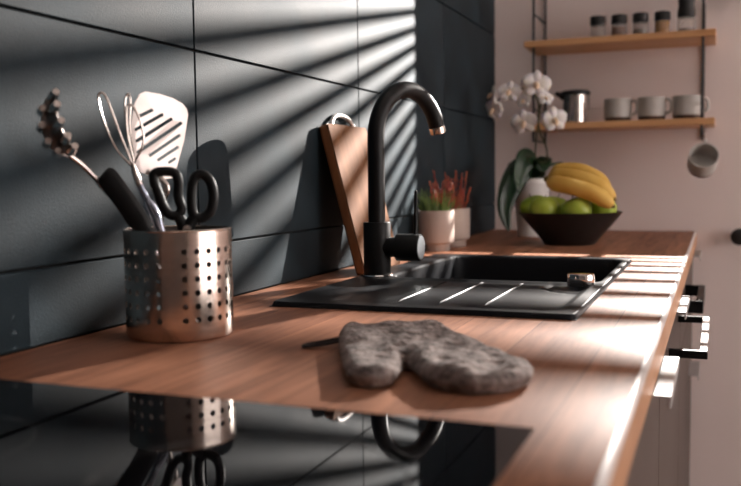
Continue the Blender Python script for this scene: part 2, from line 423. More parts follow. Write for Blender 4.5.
kn = link('waste_knob', lathe([(0, .912), (.0195, .912), (.0205, .9135), (.0205, .9275), (.0195, .930), (.017, .9305), (0, .9308)], 36, (.4665, 1.341, -.0066)), 'chrome', sk)
kn['label'] = 'short round chrome waste control knob'
link('strainer', lathe([(0, .7535), (.03, .7535), (.045, .756), (.046, .753), (0, .7525)], 32, (.318, 1.57, -.0052)), 'chrome', sk)

# ================================================================== faucet
FX, FY = .127, 1.378
fa = root('kitchen_faucet', 'tall matte black gooseneck kitchen faucet standing on the sink rim', 'faucet', (FX, FY, .9066))
link('base_flange', lathe([(0, .9066), (.0270, .9066), (.0275, .9080), (.0262, .9098), (0, .9098)], 40, (FX, FY, 0)), 'chrome', fa)
link('body', lathe([(0, .9098), (.0225, .9098), (.0228, .911), (.0228, .995), (.0218, .9965), (0, .9965)], 40, (FX, FY, 0)), 'matteblack', fa)
an = math.radians(20); dx, dy = math.sin(an), math.cos(an); RA = .085; zc = 1.135
P = [(FX, FY, .996), (FX, FY, 1.03), (FX, FY, 1.08), (FX, FY, 1.11)]
for k in range(0, 25):
    ph = math.radians(k * 163 / 24); P.append((FX + dx * RA * (1 - math.cos(ph)), FY + dy * RA * (1 - math.cos(ph)), zc + RA * math.sin(ph)))
link('spout', tube(P, .0142, 20), 'matteblack', fa)
pe = Vector(P[-1]); te = (pe - Vector(P[-2])).normalized()
link('aerator', tube([pe - te * .001, pe + te * .002, pe + te * .0115, pe + te * .012], [.0135, .0145, .0145, .011], 24), 'steel', fa)
hz = .955
link('lever_barrel', tube([(FX + .015, FY, hz), (FX + .034, FY, hz), (FX + .0345, FY, hz)], .0165, 24), 'matteblack', fa)
link('lever_ring', tube([(FX + .034, FY, hz), (FX + .0365, FY, hz)], .0155, 24), 'chrome', fa)
link('lever_cap', tube([(FX + .0365, FY, hz), (FX + .075, FY, hz), (FX + .0765, FY, hz)], [.0225, .0225, .0215], 32), 'matteblack', fa)
dsk = link('indicator_disc', tube([(FX + .0764, FY, hz), (FX + .0775, FY, hz)], .0196, 32), 'disc', fa)
dsk['label'] = 'pale metal end disc'
link('lever_rod', tube([(FX + .067, FY, hz + .018), (FX + .068, FY, hz + .05), (FX + .069, FY, hz + .092), (FX + .069, FY, hz + .094)], [.0032, .003, .0028, .001], 12), 'matteblack', fa)

# ================================================================== cutting board
cb = root('cutting_board', 'light wooden cutting board with metal handle leaning against the dark tiles', 'cutting board', (.08, 1.51, .9))
y0, y1, hgt, th = 1.425, 1.606, .270, .018
lean = math.asin((.074 - .006) / hgt); ez = Vector((-math.sin(lean), 0, math.cos(lean))); en = Vector((math.cos(lean), 0, math.sin(lean)))
ob = Vector((.070, y0, .9))
W_ = y1 - y0
def rrect(w_, h_, r, n=5):
    out = []
    for cx, cy, a0 in ((w_ - r, r, -90), (w_ - r, h_ - r, 0), (r, h_ - r, 90), (r, r, 180)):
        for k in range(n + 1):
            a = math.radians(a0 + 90 * k / n); out.append((cx + r * math.cos(a), cy + r * math.sin(a)))
    return out
bmb = plate(rrect(W_, hgt, .007), ob, (0, 1, 0), ez, th)
link('board_body', bmb, 'board', cb)
fr_ = plate(rrect(W_ + .0016, hgt + .0012, .008), ob + Vector((0, -.0008, 0)) + en * .002, (0, 1, 0), ez, th - .004, holes=[rrect(W_ - .012, hgt - .012, .004)])
# the hole loop is drawn from the same corner: shift it inwards
link('edge_band', plate(rrect(W_ + .0016, hgt + .0012, .008), ob + Vector((0, -.0008, -.0003)) + en * .003, (0, 1, 0), ez, th - .006), 'boardedge', cb); fr_.free()
hc = ob + Vector((0, .088, 0)) + ez * (hgt - .004) + en * (th / 2)
Hn = [hc + Vector((0, .052 * math.cos(math.radians(a)), 0)) * 1.0 + ez * .026 * math.sin(math.radians(a)) for a in range(180, -1, -12)]
link('metal_handle', tube(Hn, .0042, 10), 'ringmetal', cb)

# ================================================================== utensil canister
CX, CY, CH, CR = .101, .832, .1175, .0585
cn = root('utensil_canister', 'perforated stainless steel utensil canister on the worktop by the wall', 'utensil holder', (CX, CY, .9))
bm = bmesh.new(); NC = 27; da = 2 * math.pi / NC; z0h = .0235; dzr = .0145; rows = 6
view = math.atan2(-.832, .554)          # the side turned to the camera
a_start = view + math.radians(5.5) - da / 2
vc = {}
def cv(ai2, zi2):   # shared vertex on a half-step lattice
    k = (ai2 % (2 * NC), zi2)
    if k not in vc:
        a = a_start + ai2 * da / 2; z_ = z0h + (zi2 - 1) * dzr / 2
        vc[k] = bm.verts.new((CX + CR * math.cos(a), CY + CR * math.sin(a), .9 + z_))
    return vc[k]
gaps = {26, 8, 17}
for c_ in range(NC):
    for r_ in range(rows):
        a2, z2 = 2 * c_, 2 * r_
        ring = [cv(a2, z2), cv(a2 + 1, z2), cv(a2 + 2, z2), cv(a2 + 2, z2 + 1), cv(a2 + 2, z2 + 2), cv(a2 + 1, z2 + 2), cv(a2, z2 + 2), cv(a2, z2 + 1)]
        if c_ in gaps: bm.faces.new(ring); continue
        ac = a_start + (a2 + 1) * da / 2; zc_ = z0h + r_ * dzr; hr = .0033; inn = []
        for k in range(8):
            q = math.radians(-135 + 45 * k); aa = ac + hr * math.cos(q) / CR
            inn.append(bm.verts.new((CX + CR * math.cos(aa), CY + CR * math.sin(aa), .9 + zc_ + hr * math.sin(q))))
        for k in range(8): n_ = (k + 1) % 8; bm.faces.new((ring[k], ring[n_], inn[n_], inn[k]))
def band(zi, zz_list):
    prev = [cv(k, zi) for k in range(2 * NC)]
    for (rad, zz) in zz_list:
        cur = [bm.verts.new((CX + rad * math.cos(a_start + k * da / 2), CY + rad * math.sin(a_start + k * da / 2), .9 + zz)) for k in range(2 * NC)]
        for k in range(2 * NC): n_ = (k + 1) % (2 * NC); bm.faces.new((prev[k], prev[n_], cur[n_], cur[k]))
        prev = cur
    return prev
band(2 * rows, [(CR, CH - .002), (CR, CH)])
bt = band(0, [(CR, .004), (CR - .001, .0015), (CR - .003, .0005)])
bm.faces.new(bt)
ob_c = link('perforated_wall', bm, 'steel', cn)
sd = ob_c.modifiers.new('sheet', 'SOLIDIFY'); sd.thickness = .0009; sd.offset = -1; ob_c.data.materials.append(T['steelshade']); sd.material_offset = 1; ob_c.modifiers.new('crisp', 'EDGE_SPLIT').split_angle = math.radians(35)
ringp = [(CX + (CR - .0004) * math.cos(2 * math.pi * k / 54), CY + (CR - .0004) * math.sin(2 * math.pi * k / 54), .9 + CH) for k in range(54)]
link('rolled_rim', tube(ringp, .0011, 8, closed=True), 'steel', cn)

# utensils: local frame in the canister (r to the right of the canister, zz up, d towards the front)
ER = Vector((.832, .554, 0)); ED = Vector((.554, -.832, 0)); EZ = Vector((0, 0, 1))
def U(px, py, d=0.0):
    k = .001113
    return Vector((CX, CY, .9)) + ER * ((px - 180.8 + (334 - py) * .029) * k) + EZ * ((334 - py) * k) + ED * d
BOT = lambda r, d: Vector((CX, CY, .906)) + ER * r + ED * d

# slotted turner
tu = root('slotted_turner', 'steel slotted turner with wide pale blade standing in the canister', 'spatula', BOT(.0, -.012))
po = [(141, 96), (146, 93.5), (160, 95), (174, 98.5), (184, 103), (189, 108), (190.5, 114), (186, 140), (178, 166), (174, 178), (160, 180), (142, 172), (132, 163), (131, 150), (133, 128), (136, 106)]
o_ = U(150, 180, -.008)
def loc2(p): v = U(p[0], p[1], -.008) - o_; return (v.dot(ER), v.z)
outl = [loc2(p) for p in po]
sl = []
for (xa, ya, xb, yb, hw_) in ((140, 118, 153, 111, 1.7), (137, 131, 163, 115, 1.7), (138, 142, 172.5, 119, 1.8), (139, 153, 183, 122.5, 1.8), (150, 156, 181, 135, 1.7), (158, 160.5, 179, 147, 1.6), (169, 163, 176, 158.5, 1.4)):
    A = Vector(loc2((xa, ya))); B = Vector(loc2((xb, yb))); t_ = (B - A).normalized(); n_ = Vector((-t_.y, t_.x)) * hw_ * .00111
    sl.append([tuple(A - n_), tuple(B - n_), tuple(B + t_ * .001), tuple(B + n_), tuple(A + n_), tuple(A - t_ * .001)])
TB = (ER * .87 + ED * -.5).normalized() * 1.12
link('slotted_blade', plate(outl, o_, TB, EZ, .0012, holes=sl, bend=lambda a, b: -.9 * (a - .012) ** 2 * 2), 'steelblade', tu, smooth=False)
link('neck', tube(catmull([U(152, 172, -.004), U(166, 186, .002), U(163, 200, .0), U(160, 220, -.004), U(160, 240, -.006), BOT(.0, -.012)], 5), .0042, 10, squash=(ED, .45)), 'steelu', tu)
# whisk with open loops
wk = root('loop_whisk', 'small wire whisk with splayed loops left of the slotted turner', 'whisk', BOT(.012, .016))
tipw = U(136, 168, .012)
for lp in ([(134, 166), (120, 150), (109, 125), (103.5, 103), (105, 96.5), (110, 99), (117, 117), (126, 142), (135, 165)],
           [(135, 166), (134, 150), (129, 125), (128, 104), (131, 97), (133, 106), (132, 128), (135, 150), (136.5, 166)],
           [(136, 166), (139, 158), (143.5, 150), (145.5, 138), (142, 122), (136, 110), (131, 108), (129.5, 118), (131, 138), (135, 156), (137, 166)]):
    ds = random.uniform(-.006, .006)
    link('wire_loop', tube(catmull([U(x, y, .012 + ds * math.sin(math.pi * i / (len(lp) - 1))) for i, (x, y) in enumerate(lp)], 5), .00125, 8), 'steelu', wk)
link('ferrule', tube([U(135, 163, .012), U(137, 172, .012), U(141, 184, .012), U(142, 187, .012)], [.0022, .0036, .0042, .0036], 12), 'steelu', wk)
link('handle', tube(catmull([U(141, 184, .012), U(149, 200, .012), U(156, 214, .013), U(160, 226, .014), BOT(.012, .016)], 5), [.004] * 6 + [.0062] * 9 + [.0056] * 6, 12), 'bluerefl', wk)
# pasta server
ps = root('pasta_server', 'toothed steel pasta server leaning far left out of the canister', 'pasta server', BOT(.02, .0))
def at_x(px, py, x):      # the point of the plane at distance x from the tiled wall seen at a picture position
    d = RX * (px - 370.5) + RD * (py - 243) + RF * 886.74; o = Vector((.655, 0, 1.0724)); return o + d * ((x - .655) / d.x)
hp = [at_x(50, 98, .030), at_x(46.5, 110, .030), at_x(47, 126, .031), at_x(53, 142, .033), at_x(62, 152, .035), at_x(73, 157, .037)]
hb_ = bmesh.new(); wds = [.005, .010, .0125, .0125, .010, .004]
HP = catmull(hp, 5); WD = [v.x for v in catmull([(a, 0, 0) for a in wds], 5)]
WX = Vector((.72, -.10, .30)).normalized(); WN = Vector((.5, -.8, .1)).normalized()
rowsv = []
for p_, w__ in zip(HP, WD):
    rowsv.append([hb_.verts.new(p_ + WX * (w__ * (s + .4)) + WN * (.006 * s * s)) for s in (-1, -.6, -.2, .2, .6, 1)])
for a, b in zip(rowsv, rowsv[1:]):
    for k in range(5): hb_.faces.new((a[k], a[k + 1], b[k + 1], b[k]))
hd = link('head_bowl', hb_, 'steeld', ps); sm_ = hd.modifiers.new('sheet', 'SOLIDIFY'); sm_.thickness = .0014
for (ti, sgn) in ((2, 1), (7, 1), (12, 1), (17, 1), (22, 1), (5, -1), (10, -1), (15, -1), (20, -1)):
    p_ = HP[ti] + WX * (WD[ti] * (.4 + .9 * sgn)) + WN * .005
    q_ = p_ + WX * (.007 if sgn > 0 else .003) + WN * .011
    link('tooth', tube([p_ - WX * .002, (p_ + q_) / 2, q_], [.0052, .0048, .0034], 8), 'steelu', ps)
link('stem', tube(catmull([at_x(70, 156, .037), at_x(82, 165, .042), at_x(100, 183, .052), at_x(118, 202, .062), at_x(136, 223, .074), BOT(.02, 0)], 5), [.0030] * 10 + [.0042] * 16, 10), 'steelu', ps)
# black handled utensil
bh = root('black_handled_peeler', 'utensil with broad flat black handle leaning left in the canister', 'utensil', BOT(.012, .028))
link('handle', tube(catmull([U(109, 173, .034), U(114, 178, .034), U(124, 192, .034), U(134, 207, .033), U(146, 227, .032), U(150, 234, .032)], 5), [.006, .0085, .0100, .0110, .0114] + [.0116] * 15 + [.009] * 6, 14, squash=(ED, .4)), 'matteblack', bh)
link('blade_shaft', tube([U(149, 232, .032), U(158, 260, .030), BOT(.012, .028)], .003, 8), 'steelu', bh)
# scissors
sc_ = root('kitchen_scissors', 'kitchen scissors with two black loop handles upright in the canister', 'scissors', BOT(.014, .03))
def loop(pts, d, nm, r0=.0052):
    link(nm, tube(catmull([U(x, y, d) for x, y in pts], 5, closed=True), r0, 12, closed=True, squash=(ED, .8)), 'matteblack', sc_)
loop([(156, 174), (166, 172), (175, 174), (178, 182), (178, 196), (181, 208), (177, 214), (170, 213), (164, 205), (160, 194), (156, 183)], .034, 'handle_loop')
loop([(193, 179), (199, 175), (206, 179), (210, 188), (211, 200), (208, 211), (200, 217), (193, 214), (190.5, 205), (190.5, 190)], .036, 'handle_loop')
link('shank', tube(catmull([U(176, 212, .034), U(181, 220, .034), U(184, 232, .033)], 5), [.006] * 11, 12, squash=(ED, .7)), 'matteblack', sc_)
link('shank', tube(catmull([U(196, 215, .036), U(190, 221, .036), U(187, 232, .035)], 5), [.006] * 11, 12, squash=(ED, .7)), 'matteblack', sc_)
link('pivot', tube([U(186, 227, .038), U(186, 227, .042)], .0045, 16), 'steelu', sc_)
link('blade', tube([U(184, 231, .033), U(183, 262, .032), BOT(.002, .03)], [.006, .006, .001], 8, squash=(ED, .2)), 'steelu', sc_)
link('blade', tube([U(187, 231, .035), U(189, 262, .033), BOT(.008, .032)], [.006, .006, .001], 8, squash=(ED, .2)), 'steelu', sc_)

# ================================================================== oven mitt
MP = [(.319, .77), (.346, .713), (.366, .674), (.377, .659), (.397, .654), (.411, .666), (.411, .689), (.400, .728), (.412, .712), (.430, .683), (.448, .667), (.463, .662), (.485, .662), (.507, .677), (.517, .701), (.515, .730), (.498, .756), (.474, .784), (.434, .828), (.391, .893), (.37, .907), (.344, .894), (.311, .877), (.286, .854)]
MPs = [(v.x, v.y) for v in catmull([(x, y, 0) for x, y in MP], 4, closed=True)]
def seg_near(p):
    best = (9, None)
    n = len(MPs)
    for i in range(n):
        ax_, ay_ = MPs[i]; bx_, by_ = MPs[(i + 1) % n]
        vx, vy = bx_ - ax_, by_ - ay_; L_ = vx * vx + vy * vy
        t_ = 0 if L_ == 0 else min(1, max(0, ((p[0] - ax_) * vx + (p[1] - ay_) * vy) / L_))
        q = (ax_ + t_ * vx, ay_ + t_ * vy); d = math.hypot(p[0] - q[0], p[1] - q[1])
        if d < best[0]: best = (d, q)
    return best
def inside(p):
    c = False; n = len(MPs); j = n - 1
    for i in range(n):
        xi, yi = MPs[i]; xj, yj = MPs[j]
        if (yi > p[1]) != (yj > p[1]) and p[0] < (xj - xi) * (p[1] - yi) / (yj - yi) + xi: c = not c
        j = i
    return c
from mathutils import noise as mn
st = .0030; gx0, gy0 = .25, .62; nx, ny = 95, 105
bm = bmesh.new(); TT = {}; BB = {}; INS = {}
for i in range(nx):
    for j in range(ny): INS[i, j] = inside((gx0 + i * st, gy0 + j * st))
cells = [(i, j) for i in range(nx - 1) for j in range(ny - 1) if all(INS[i + a, j + b] for a in (0, 1) for b in (0, 1))]
cnt = {}
for (i, j) in cells:
    for a in (0, 1):
        for b in (0, 1): cnt[i + a, j + b] = cnt.get((i + a, j + b), 0) + 1
for (i, j), n_ in cnt.items():
    p = (gx0 + i * st, gy0 + j * st); d, q = seg_near(p)
    if n_ < 4:
        v = bm.verts.new((q[0], q[1], .9100)); TT[i, j] = BB[i, j] = v
    else:
        Rr = .021; f_ = math.sqrt(max(0, 1 - (1 - min(d, Rr) / Rr) ** 2))
        crease = mn.noise(Vector((p[0] * 34, p[1] * 22, 1.3))) * .0060 + mn.noise(Vector(((p[0] * .8 + p[1] * .6) * 60, (p[1] * .8 - p[0] * .6) * 150, 4.3))) * .0034
        sag = .003 * sm(.40, .52, p[0])
        TT[i, j] = bm.verts.new((p[0], p[1], .9100 + f_ * (.0105 - sag + crease)))
        BB[i, j] = bm.verts.new((p[0], p[1], .9100 - min(1, f_ * 1.6) * .0095))
for (i, j) in cells:
    for S_ in (TT, BB):
        vs = [S_[i, j], S_[i + 1, j], S_[i + 1, j + 1], S_[i, j + 1]]
        if S_ is BB and all(TT[k] is BB[k] for k in ((i, j), (i + 1, j), (i + 1, j + 1), (i, j + 1))): continue
        try: bm.faces.new(vs)
        except ValueError: pass
om = root('oven_mitt', 'crumpled grey-brown quilted oven mitt lying on the worktop before the sink', 'oven mitt', (.40, .79, .9))
mb = link('mitt_shell', bm, 'mitt', om)
ss = mb.modifiers.new('smooth', 'SUBSURF'); ss.levels = 1; ss.render_levels = 1
link('hanging_loop', tube(catmull([(.300, .822, .909), (.286, .816, .906), (.268, .808, .9025), (.272, .798, .9025), (.290, .804, .905), (.308, .808, .909)], 5), .0032, 8, squash=((0, 0, 1), .5)), 'mittloop', om)
hemp = [(.2655, .8975), (.281, .914), (.301, .929), (.322, .939), (.342, .941)]
hm = [Vector((x + .004, y - .005, .9115 + .0135 * math.sin(math.pi * (.12 + .76 * i / 4)))) for i, (x, y) in enumerate(hemp)]

# ================================================================== potted plants by the sink
def blades(cx, cy, z0, n, hmin, hmax, spread, rad, wid, curl, seed, seg=4):
    rnd = random.Random(seed); b = bmesh.new()
    for _ in range(n):
        a = rnd.uniform(0, 2 * math.pi); r0 = rad * math.sqrt(rnd.random()); h = rnd.uniform(hmin, hmax)
        p = Vector((cx + r0 * math.cos(a), cy + r0 * math.sin(a), z0)); a2 = a + rnd.uniform(-.8, .8); sp = rnd.uniform(0, spread)
        P_ = []; 
        for k in range(seg + 1):
            t = k / seg
            P_.append(p + Vector((math.cos(a2) * sp * t ** (1 + curl), math.sin(a2) * sp * t ** (1 + curl), h * (t - .25 * curl * t * t * sp / max(spread, 1e-3)))))
        tube(P_, [wid * (1 - .85 * (k / seg) ** 1.4) for k in range(seg + 1)], 4, bm=b)
    return b
def sprigs(cx, cy, z0, n, hmin, hmax, rad, seed):
    rnd = random.Random(seed); b = bmesh.new()
    for _ in range(n):
        a = rnd.uniform(0, 2 * math.pi); r0 = rad * math.sqrt(rnd.random()); h = rnd.uniform(hmin, hmax)
        p = Vector((cx + r0 * math.cos(a), cy + r0 * math.sin(a), z0)); q = p + Vector((math.cos(a) * .012, math.sin(a) * .012, h)) + Vector((rnd.uniform(-.012, .012), rnd.uniform(-.012, .012), 0))
        tube([p, (p + q) / 2, q], [.0012, .0011, .0008], 4, bm=b)
        m_ = int(h / .004)
        for k in range(m_):
            t = .3 + .7 * k / m_; c = p.lerp(q, t); aa = rnd.uniform(0, 6.28)
            e = c + Vector((math.cos(aa) * .0065, math.sin(aa) * .0065, .007)) * (1.15 - .7 * t)
            tube([c, (c + e) / 2, e], [.0008, .0013, .0004], 4, bm=b)
    return b
def pot_prof(s): return [(0, 0), (.031 * s, 0), (.0325 * s, .002), (.0325 * s, .013), (.034 * s, .0165), (.0408 * s, .0195), (.0418 * s, .024), (.0420 * s, .090), (.0415 * s, .0925), (.0395 * s, .0925), (.0388 * s, .088), (.0385 * s, .03), (0, .028)]
p1 = root('potted_succulent', 'beige ceramic pot with green grassy succulent beside the faucet', 'potted plant', (.052, 1.955, .9))
link('pot', lathe(pot_prof(1), 44, (.052, 1.955, .9)), 'pot', p1)
link('soil', lathe([(0, .083), (.0385, .083), (.0385, .078), (0, .078)], 30, (.052, 1.955, .9)), 'soil', p1)
link('green_blades', blades(.048, 1.95, .982, 110, .025, .068, .022, .034, .0017, .6, 3), 'greenblade', p1, kind='stuff')
link('red_sprigs', sprigs(.062, 1.958, .982, 12, .045, .085, .018, 5), 'redblade', p1, kind='stuff')
p2 = root('potted_heather', 'beige ceramic pot with reddish heather standing behind the green one', 'potted plant', (.056, 2.078, .9))
link('pot', lathe(pot_prof(1.0), 44, (.056, 2.078, .9)), 'pot', p2)
link('soil', lathe([(0, .083), (.0385, .083), (.0385, .078), (0, .078)], 30, (.056, 2.078, .9)), 'soil', p2)
link('red_sprigs', sprigs(.058, 2.075, .982, 24, .04, .105, .030, 9), 'redblade', p2, kind='stuff')
link('green_blades', blades(.052, 2.078, .982, 25, .02, .045, .02, .03, .0022, .5, 13), 'greenblade', p2, kind='stuff')

# ================================================================== fruit bowl
FBX, FBY = .318, 2.205
bw = link('fruit_bowl', lathe([(0, .9), (.058, .9), (.061, .9015), (.066, .908), (.095, .942), (.124, .977), (.1255, .979), (.124, .980), (.1215, .979), (.092, .945), (.060, .909), (0, .906)], 56, (FBX, FBY, 0)), 'bowl', loc=(FBX, FBY, .9))
tag(bw, 'black flared bowl full of fruit at the far end of the worktop', 'bowl')
ap_prof = [(0, -.027), (.009, -.0305), (.020, -.029), (.030, -.018), (.0355, .0), (.0345, .014), (.027, .026), (.015, .0305), (.006, .028), (0, .0235)]
APP = [((.233, 2.196, .988), 1.0, 'green apple at the left rim of the fruit bowl'), ((.268, 2.135, .986), 1.0, 'green apple second from the left in the bowl, under the bananas'),
       ((.345, 2.132, .984), 1.03, 'green apple at the front centre of the bowl below the bananas'), ((.399, 2.181, .986), .92, 'green apple at the right rim of the bowl under the banana tips'),
       ((.270, 2.275, .985), .98, 'green apple at the back left of the fruit bowl'), ((.365, 2.272, .985), .98, 'green apple at the back right of the fruit bowl')]
a0 = None
for (c, s, lb) in APP:
    if a0 is None:
        a0 = link('apple', lathe(ap_prof, 28), 'apple'); st_ = link('stem', tube([(0, 0, .023), (.001, .0, .033), (.004, .001, .040)], [.0012, .001, .0014], 6), 'applestem', a0, local=True)
        a = a0
    else: a = copy_tree(a0)
    a.location = c; a.scale = (s, s, s * .97); a.rotation_euler = (random.uniform(-.4, .4), random.uniform(-.4, .4), random.uniform(0, 6))
    tag(a, lb, 'apple', 'green apples in the fruit bowl')
bb = root('banana_bunch', 'bunch of ripe yellow bananas lying over the green apples', 'bananas', (.33, 2.19, 1.0))
BAN = [[(.276, 2.160, 1.052), (.300, 2.135, 1.049), (.345, 2.118, 1.040), (.392, 2.113, 1.023), (.428, 2.120, .998)],
       [(.276, 2.180, 1.064), (.300, 2.162, 1.067), (.345, 2.150, 1.062), (.392, 2.146, 1.043), (.428, 2.150, 1.014)],
       [(.276, 2.203, 1.070), (.298, 2.200, 1.080), (.338, 2.196, 1.080), (.380, 2.190, 1.062), (.412, 2.186, 1.034)],
       [(.276, 2.226, 1.064), (.296, 2.235, 1.076), (.334, 2.240, 1.078), (.372, 2.238, 1.060), (.402, 2.230, 1.034)]]
for P_ in BAN:
    C_ = catmull(P_, 5); n = len(C_)
    rad = [.0198 * min(1, .55 + 2.4 * (k / (n - 1))) * (1 if k < n - 5 else (1 - .55 * ((k - n + 5) / 4) ** 1.6)) for k in range(n)]
    bo = link('banana', tube(C_, rad, 6 if False else 10), 'banana', bb)
    e = C_[-1]; t_ = (C_[-1] - C_[-2]).normalized()
    link('tip', tube([e - t_ * .001, e + t_ * .004, e + t_ * .007], [.0074, .005, .003], 8), 'bananatip', bo)
link('crown', tube(catmull([(.284, 2.192, 1.058), (.272, 2.194, 1.058), (.264, 2.197, 1.060), (.260, 2.199, 1.063)], 4), [.014] * 4 + [.012] * 4 + [.008] * 5, 10), 'bananatip', bb)

# ================================================================== orchid
OX, OY = .172, 2.47
oc = root('potted_orchid', 'white flowering orchid in a pale pot left of the fruit bowl', 'orchid', (OX, OY, .9))
link('pot', lathe([(0, .9), (.036, .9), (.038, .902), (.050, 1.045), (.0525, 1.048), (.0525, 1.060), (.050, 1.061), (.0485, 1.058), (.047, 1.04), (0, 1.04)], 40, (OX, OY, 0)), 'whitepot', oc)
link('bark', lathe([(0, 1.046), (.048, 1.044), (.048, 1.040), (0, 1.040)], 24, (OX, OY, 0)), 'soil', oc)
def leaf(P_, wmax, up=(0, 0, 1), thick=.0025, name='leaf', nm='orchidleaf', shape=lambda t: math.sin(math.pi * min(1, .06 + .94 * t) ** .8) ** .7):
    C_ = catmull(P_, 6); n = len(C_); b = bmesh.new(); rows_ = []
    for i, p in enumerate(C_):
        t_ = (C_[min(i + 1, n - 1)] - C_[max(i - 1, 0)]).normalized(); s = t_.cross(Vector(up)).normalized(); nn = s.cross(t_).normalized()
        wv = max(wmax * shape(i / (n - 1)), .0015)
        rows_.append([b.verts.new(p + s * (wv * q) + nn * (abs(q) * wv * .28)) for q in (-1, -.5, 0, .5, 1)])
    for a, c in zip(rows_, rows_[1:]):
        for k in range(4): b.faces.new((a[k], a[k + 1], c[k + 1], c[k]))
    o = link(name, b, nm, oc); md = o.modifiers.new('thick', 'SOLIDIFY'); md.thickness = thick; return o
leaf([(OX, OY, 1.050), (.170, 2.44, 1.088), (.146, 2.41, 1.078), (.124, 2.39, 1.030), (.116, 2.375, .975), (.130, 2.37, .920)], .034, up=(.6, -.8, .25))
leaf([(OX, OY, 1.050), (.175, 2.43, 1.105), (.166, 2.40, 1.110), (.156, 2.375, 1.070), (.158, 2.36, 1.025)], .030, up=(.7, -.6, .4))
leaf([(OX, OY, 1.050), (.200, 2.46, 1.095), (.215, 2.42, 1.105), (.222, 2.39, 1.080)], .026, up=(.2, -.8, .5))
leaf([(OX, OY, 1.050), (.20, 2.50, 1.085), (.235, 2.53, 1.10), (.27, 2.55, 1.08)], .028)
leaf([(OX, OY, 1.050), (.150, 2.50, 1.09), (.115, 2.53, 1.10), (.085, 2.56, 1.07)], .028)
st1 = catmull([(OX + .005, OY, 1.05), (.183, 2.455, 1.10), (.190, 2.44, 1.17), (.200, 2.43, 1.24), (.192, 2.42, 1.285), (.164, 2.41, 1.303), (.129, 2.40, 1.303), (.094, 2.395, 1.273), (.079, 2.39, 1.248)], 6)
st2 = catmull([(OX + .012, OY - .005, 1.05), (.215, 2.44, 1.09), (.222, 2.42, 1.14), (.205, 2.405, 1.19), (.205, 2.39, 1.23), (.215, 2.38, 1.26)], 6)
link('flower_stem', tube(st1, .0024, 8), 'stem', oc); link('flower_stem', tube(st2, .0024, 8), 'stem', oc)
def flower(c, fwd, s, roll=0):
    c = Vector(c); f = Vector(fwd).normalized(); r = f.cross(Vector((0, 0, 1))).normalized(); up = r.cross(f).normalized()
    lip = bmesh.new(); tube([c - f * .004 * s, c + f * .004 * s, c + f * .010 * s - up * .004 * s, c + f * .014 * s - up * .010 * s], [.003 * s, .0055 * s, .0055 * s, .002 * s], 8, bm=lip)
    fo = link('flower', lip, 'lip', oc)
    for (ang, ln, wd) in ((90, .026, .0105), (18, .027, .0165), (162, .027, .0165), (-48, .025, .0105), (228, .025, .0105)):
        a = math.radians(ang + roll); d_ = r * math.cos(a) + up * math.sin(a); e_ = d_.cross(f)
        b = bmesh.new(); rows_ = []
        for i in range(6):
            t = i / 5; wv = max(wd * s * (math.sin(math.pi * (.12 + .82 * t)) ** .75), .001)
            pc = c + d_ * (ln * s * t) + f * (.006 * s * math.sin(t * 2.2) - .004 * s * t)
            rows_.append([b.verts.new(pc + e_ * (wv * q) - f * (.004 * s * q * q)) for q in (-1, -.5, 0, .5, 1)])
        for a_, c_ in zip(rows_, rows_[1:]):
            for k in range(4): b.faces.new((a_[k], a_[k + 1], c_[k + 1], c_[k]))
        po_ = link('petal', b, 'petal', fo); md = po_.modifiers.new('thick', 'SOLIDIFY'); md.thickness = .0008
    return fo
for (c, fw, s, rl) in (((.072, 2.385, 1.262), (-.6, -1, -.3), 1.15, 10), ((.072, 2.375, 1.300), (-1.3, -.5, .1), 1.0, -15), ((.114, 2.385, 1.306), (.0, -1, .15), 1.2, 5),
                       ((.186, 2.385, 1.322), (.25, -1, .1), 1.5, 8), ((.156, 2.372, 1.222), (.1, -1, -.15), 1.35, -6), ((.212, 2.385, 1.285), (.5, -1, .3), .8, 12), ((.238, 2.365, 1.226), (.5, -1, -.1), 1.35, -8), ((.150, 2.395, 1.282), (-.1, -1, 0), .8, 0)):
    flower((c[0] + .014, c[1], c[2] - .012), fw, s, rl)
for (c) in ((.074, 2.388, 1.238), (.083, 2.39, 1.232)):
    link('bud', lathe([(0, -.007), (.004, -.004), (.005, 0), (.003, .006), (0, .008)], 10, c), 'petal', oc)

# ================================================================== wall shelves
SXA, SXB, SYF = .132, .645, 2.555
sh = root('wall_shelf', 'two-tier oak wall shelf with black wire ladder sides on the pale wall', 'shelf', (.39, YB, 1.18))
ZS1, ZS2 = 1.434, 1.200
for zb_ in (ZS1, ZS2):
    link('shelf_board', box(SXA, SXB, SYF, YB - .004, zb_, zb_ + .018, .002, 1), 'shelf', sh, smooth=False)
for xl in (.158, .612):
    ztop, zbot = (1.80 if xl < .4 else 1.55), 1.165
    for yy in (SYF + .012, YB - .006):
        link('upright_rod', tube([(xl, yy, zbot), (xl, yy, ztop)], .0036, 8), 'wire', sh)
    zz = zbot + .004
    k = 0
    while zz < ztop:
        link('rung', tube([(xl, SYF + .012, zz), (xl, YB - .006, zz)], .0026, 6), 'wire', sh); zz += .090
ST1 = ZS1 + .018; ST2 = ZS2 + .018
